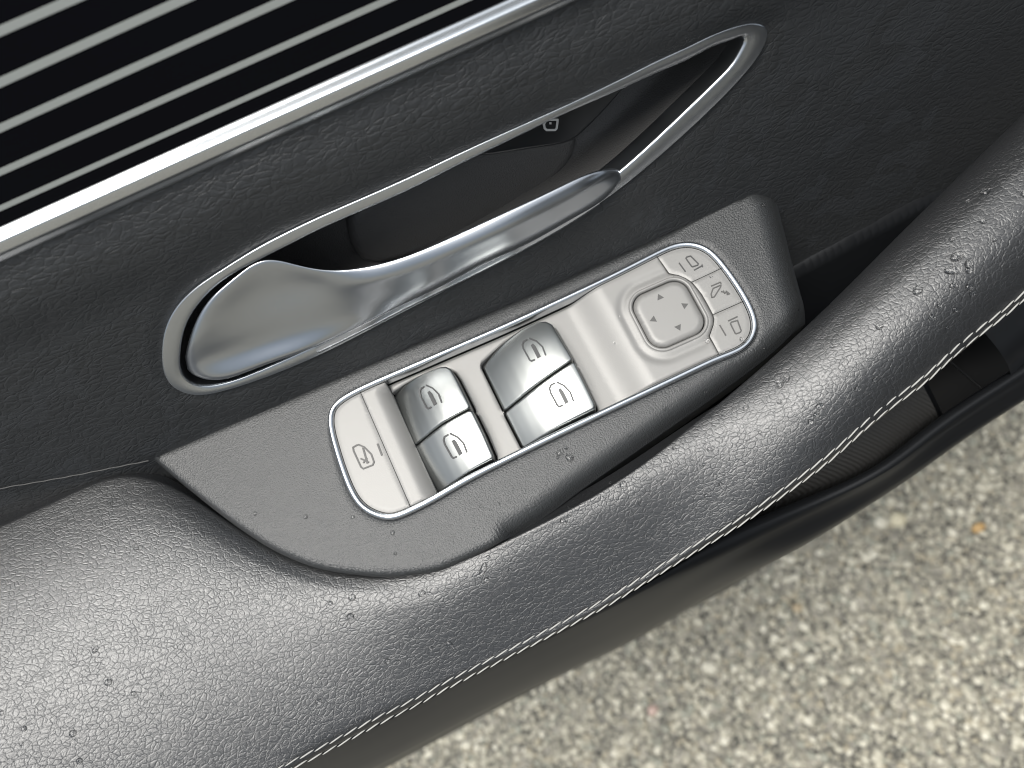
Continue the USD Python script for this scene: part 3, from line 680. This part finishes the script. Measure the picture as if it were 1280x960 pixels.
# ================================================================== the car the door hangs on: out of view, shades grip and ground
hinge = np.array([0.64, 0.08, 0.0]); ca = np.array([-math.cos(math.radians(72)), -math.sin(math.radians(72)), 0]); cb = np.array([-ca[1], ca[0], 0]) 
if cb[0] < 0: cb = -cb
def slab(a0, a1, b0, b1, z0, z1, r):
    pts = []
    ball = trimesh.creation.icosphere(1, r).vertices
    for a in (a0 + r, a1 - r):
        for b in (b0 + r, b1 - r):
            for z in (z0 + r, z1 - r):
                pts.append(ball + [a, b, z])
    h = m3.Manifold.hull_points(np.vstack(pts)).to_mesh()
    v = np.array(h.vert_properties[:, :3], float)
    return hinge + np.outer(v[:, 0], ca) + np.outer(v[:, 1], cb) + np.outer(v[:, 2], [0, 0, 1.0]), np.array(h.tri_verts)
body = UsdGeom.Xform.Define(stage, '/World/unseen_car_body')
for k, v in (('label', 'dark car body with its front door opening, out of view, shading the grip and ground'), ('category', 'car')):
    body.GetPrim().SetCustomDataByKey(k, v)
BODY = '/World/unseen_car_body'
for nm, dims, mt in (('sill', (-0.1, 1.35, 0.0, 0.15, 0.18, 0.42, 0.03), PAINT), ('floor', (-0.1, 1.3, 0.14, 1.3, 0.27, 0.33, 0.02), DARK), ('seat_cushion', (0.45, 1.0, 0.2, 0.75, 0.38, 0.60, 0.06), WALL), ('seat_back', (0.95, 1.15, 0.22, 0.74, 0.5, 1.15, 0.06), WALL),
                     ('dashboard', (-0.35, 0.12, 0.05, 1.3, 0.62, 0.95, 0.08), DARK), ('front_wing', (-1.0, -0.02, 0.0, 0.25, 0.22, 0.95, 0.06), PAINT), ('roof', (0.25, 2.0, 0.16, 1.3, 1.40, 1.46, 0.03), PAINT), ('door_pillar', (1.15, 1.28, 0.04, 0.16, 0.3, 1.42, 0.03), PAINT), ('far_side', (-0.3, 2.0, 1.25, 1.33, 0.3, 1.0, 0.03), DARK)):
    obj(nm, slab(*dims), mt, BODY, smooth=40)

# ================================================================== asphalt stones
def stone(seed, n=1):
    m = trimesh.creation.icosphere(1)
    r = np.random.default_rng(seed)
    v = m.vertices * (1 + 0.30 * (meshkit.noise(m.vertices * 1.3 + 50 + seed * 7.1, seed) - 0.5)[:, None] * 2)
    v = v * [1, r.uniform(.65, .95), r.uniform(.45, .7)]
    return v, m.faces
cols = [(0.32, 0.305, 0.255), (0.23, 0.218, 0.182), (0.42, 0.40, 0.34), (0.16, 0.154, 0.13), (0.52, 0.50, 0.44), (0.29, 0.26, 0.20), (0.21, 0.215, 0.185), (0.36, 0.335, 0.275)]
wts = np.array([.2, .2, .15, .16, .07, .08, .09, .05]); wts /= wts.sum()
inst = UsdGeom.PointInstancer.Define(stage, '/World/asphalt_stones')
targets = []
for i, c in enumerate(cols):
    mt = pr(f'stone_{i}', tuple(0.8 * np.array(c) * (1.16, 1.15, 1.07) + 0.2 * np.array((0.36, 0.345, 0.295))), 0.55)
    for j in range(2):
        p = f'/World/asphalt_stones/stone_{i * 2 + j:03d}'
        usdkit.mesh(stage, p, stone(i * 2 + j + 1), mt, smooth=True); targets.append(p)
inst.CreatePrototypesRel().SetTargets([Sdf.Path(t) for t in targets])
def gp(px):
    d = ray(px); return (C + d * (-C[2] / d[:, 2])[:, None])[:, :2]
area = Polygon(gp([(330, 1040), (1150, 520), (1400, 380), (1420, 1040)])).buffer(0.10)
x0, y0, x1, y1 = area.bounds
sp = 0.0060
gx_, gy_ = np.meshgrid(np.arange(x0, x1, sp), np.arange(y0, y1, sp * .87))
gx_[1::2] += sp / 2
pts = np.c_[gx_.ravel(), gy_.ravel()] + rng.uniform(-.0022, .0022, (gx_.size, 2))
pts = pts[shapely.contains(area, shapely.points(pts))]
ns = len(pts)
rad = np.clip(rng.lognormal(math.log(0.0032), 0.26, ns), 0.002, 0.0075)
zz = rng.uniform(-0.0014, 0.0012, ns)
inst.CreatePositionsAttr(Vt.Vec3fArray.FromNumpy(np.c_[pts, zz].astype(np.float32)))
inst.CreateScalesAttr(Vt.Vec3fArray.FromNumpy(np.repeat(rad[:, None], 3, 1).astype(np.float32)))
ang = rng.uniform(0, math.pi, ns)
inst.CreateOrientationsAttr(Vt.QuathArray([Gf.Quath(float(math.cos(a)), 0, 0, float(math.sin(a))) for a in ang]))
inst.CreateProtoIndicesAttr(Vt.IntArray.FromNumpy((rng.choice(len(cols), ns, p=wts) * 2 + rng.integers(0, 2, ns)).astype(np.int32)))
inst.GetPrim().SetCustomDataByKey('kind', 'stuff'); inst.GetPrim().SetCustomDataByKey('label', 'grey and tan stones set in the asphalt surface'); inst.GetPrim().SetCustomDataByKey('category', 'asphalt stones')
for px, col, r, lab in (((1222, 661), (0.42, 0.27, 0.11), 0.008, 'orange tan pebble in the asphalt near the right edge of the photo'), ((1122, 650), (0.50, 0.46, 0.33), 0.0095, 'pale cream pebble in the asphalt just below the pocket rim'), ((816, 888), (0.45, 0.33, 0.28), 0.006, 'pink pebble in the asphalt at the bottom of the photo'), ((997, 760), (0.36, 0.29, 0.19), 0.006, 'brown ochre pebble in the middle of the asphalt')):
    g = gp([px])[0]; v, f = stone(int(px[0]))
    obj('pebble', (v * r + [g[0], g[1], 0.002], f), pr(f'pebble_{px[0]}', col, 0.5), smooth=True, label=lab, category='pebble')

# ================================================================== water drops
sw = solid(panel_poly, -0.02, 0.0, 0.003, top=panel_h, fillet=0.0012)
targets_ = {'arm': [arm_mesh], 'pan': [S.place(sw)], 'plate': [S.place(solid(inner, -0.01, 0.0005, 0.004, top=None))]}
ONE = {(954, 256): 'lone water drop in the top right corner of the black switch panel', (712, 572): 'largest water drop on the black panel, just below the second window switch pair', (700, 566): 'oval water drop beside the largest one below the second window switch pair',
    (491, 666): 'water drop on the black panel just below the left end of the silver plate', (382, 646): 'largest of the three drops in a row left of the silver plate', (319, 642): 'leftmost of the three drops in a row left of the silver plate', (441, 646): 'drop of the row of three that sits nearest the silver plate',
    (884, 426): 'clear drop on the lowest of the three mirror keys', (774, 396): 'tiny drop on the silver slope left of the mirror joystick', (889, 346): 'tiny drop on the upper edge of the middle mirror key',
    (170, 685): 'lone drop on the armrest pad left of the black panel edge', (135, 853): 'largest drop in the small cluster at the lower left of the armrest pad', (91, 917): 'round drop near the bottom left corner of the armrest pad', (398, 877): 'drop on the armrest pad close above the white stitching',
    (440, 747): 'upper of the two big drops below the black panel tip', (438, 771): 'lower of the two big drops below the black panel tip', (604, 711): 'long smeared drop just below the black panel edge', (779, 606): 'big drop in the gap line between the black panel and the grip',
    (975, 479): 'big smeared drop in the middle of the grip beside the panel corner', (1196, 321): 'upper wide drop of the cluster on the upper grip', (1190, 338): 'largest wide drop of the cluster on the upper grip', (1147, 363): 'round drop alone left of the cluster on the upper grip', (1232, 240): 'topmost drop on the grip near the right edge of the photo'}
def drops(kind, spots, label, group):
    for sp_ in spots:
        x, y, r = sp_[:3]; el = sp_[3] if len(sp_) > 3 else 1.0; ang = sp_[4] if len(sp_) > 4 else rng.uniform(0, 3.1)
        p, n = hit((x, y), targets_[kind])
        if p is None:
            continue
        r = 1.15 * r * np.linalg.norm(p - C) / FPX
        m = trimesh.creation.icosphere(2)
        v = m.vertices * (1 + 0.10 * (meshkit.noise(m.vertices * 1.5 + x, int(x)) - .5)[:, None])
        v = v * [el, 1, 0.62]
        v[:, 2] = np.where(v[:, 2] < -0.12, -0.12, v[:, 2])
        a = np.array([math.cos(ang), math.sin(ang), 0]); a = a - n * (a @ n); a /= np.linalg.norm(a); b = np.cross(n, a)
        v = p + (np.outer(v[:, 0], a) + np.outer(v[:, 1], b) + np.outer(v[:, 2], n)) * r
        obj('water_drop', (v, m.faces), WATER, smooth=True, label=ONE.get((x, y), label), category='water drop', group=group)
drops('pan', [(319, 642, 2.2), (382, 646, 2.6), (441, 646, 2.2), (491, 666, 2.6), (494, 692, 1.8), (683, 618, 1.5), (601, 633, 1.6), (624, 630, 1.5), (954, 256, 2.8), (767, 428, 1), (853, 487, 2.2), (881, 489, 2.2), (956, 436, 2.4), (700, 566, 3.2, 1.3), (708, 560, 2.0), (697, 572, 1.8), (712, 572, 4.0, 1.25), (966, 413, 1.6), (831, 512, 1.6), (910, 459, 1.5), (683, 604, 1.5), (998, 388, 1.4), (788, 545, 1.6)],
      'tiny clear water drop on the grained black switch panel', 'water drops on the switch panel')
drops('plate', [(884, 426, 2.6), (927, 424, 2.2, 1.2), (889, 346, 1.8), (774, 396, 1.4), (905, 440, 1.5), (720, 480, 1.3)], 'tiny clear water drop on the silver switch plate', 'water drops on the silver plate')
arm_drops = [(170, 685, 2.8), (209, 656, 1.5), (135, 853, 3.2), (167, 867, 2.4), (202, 868, 1.8), (175, 887, 1.6), (119, 812, 2.4, 1.5), (91, 917, 3.0), (99, 951, 2.6), (30, 911, 2.4), (27, 930, 1.8), (2, 891, 1.8),
    (440, 747, 3.4, 1.2), (438, 771, 3.8), (413, 754, 2.6), (355, 746, 2.2), (527, 742, 3.2, 1.3), (537, 742, 1.6), (525, 786, 2.6), (484, 826, 2.8), (498, 827, 2.2), (398, 877, 3.2), (456, 870, 1.8), (446, 901, 1.8), (540, 801, 1.8),
    (538, 811, 2.2, 1.5), (562, 806, 3.0, 1.4), (568, 812, 1.6), (604, 711, 3.2, 2.4, .8), (611, 697, 2.0, 1.6), (608, 725, 3.0), (637, 712, 1.9), (704, 652, 3.2, 1.2), (711, 645, 1.8), (779, 606, 4.0), (763, 603, 2.4), (710, 634, 1.8), (807, 671, 2.4), (762, 711, 1.8), (726, 719, 1.6), (815, 672, 1.8),
    (932, 510, 3.0), (974, 502, 2.8), (975, 479, 3.8, 1.6, .9), (984, 474, 2.6, 1.6), (1025, 508, 3.2, 1.4), (1020, 519, 2.8), (1013, 527, 2.8), (1072, 486, 3.0), (1093, 475, 2.6), (887, 562, 2.8), (901, 606, 2.6), (883, 620, 2.4), (1037, 382, 1.4), (1040, 433, 2.4),
    (1099, 408, 3.6), (1147, 363, 4.2, 1.3), (1196, 321, 4.2, 1.5, .1), (1190, 338, 4.2, 1.7, -.5), (1211, 330, 3.6, 1.4, .9), (1211, 338, 3.2), (1192, 357, 2.6, 1.4), (1211, 359, 3.2), (1215, 367, 3.0), (1174, 382, 2.6), (1194, 387, 2.8), (1165, 397, 3.4), (1229, 277, 2.8), (1189, 300, 2.4), (1232, 240, 4.0, 1.2), (1210, 252, 2.4), (1243, 300, 2.0), (1280, 243, 2.6), (1184, 410, 2.0), (1078, 378, 1.6),
    (858, 503, 2.2), (880, 581, 2.2), (842, 560, 2.0), (901, 520, 2.2), (950, 540, 1.8), (870, 545, 1.8), (800, 630, 1.8), (830, 600, 1.6)]
drops('arm', [d for d in arm_drops if d[0] < 620], 'tiny clear water drop on the broad leather armrest pad', 'water drops on the armrest pad')
drops('arm', [d for d in arm_drops if 620 <= d[0] < 1060], 'tiny clear water drop on the narrow middle of the leather grip', 'water drops on the middle of the grip')
drops('arm', [d for d in arm_drops if d[0] >= 1060], 'clear water drop on the wide upper end of the leather grip', 'water drops on the upper end of the grip')
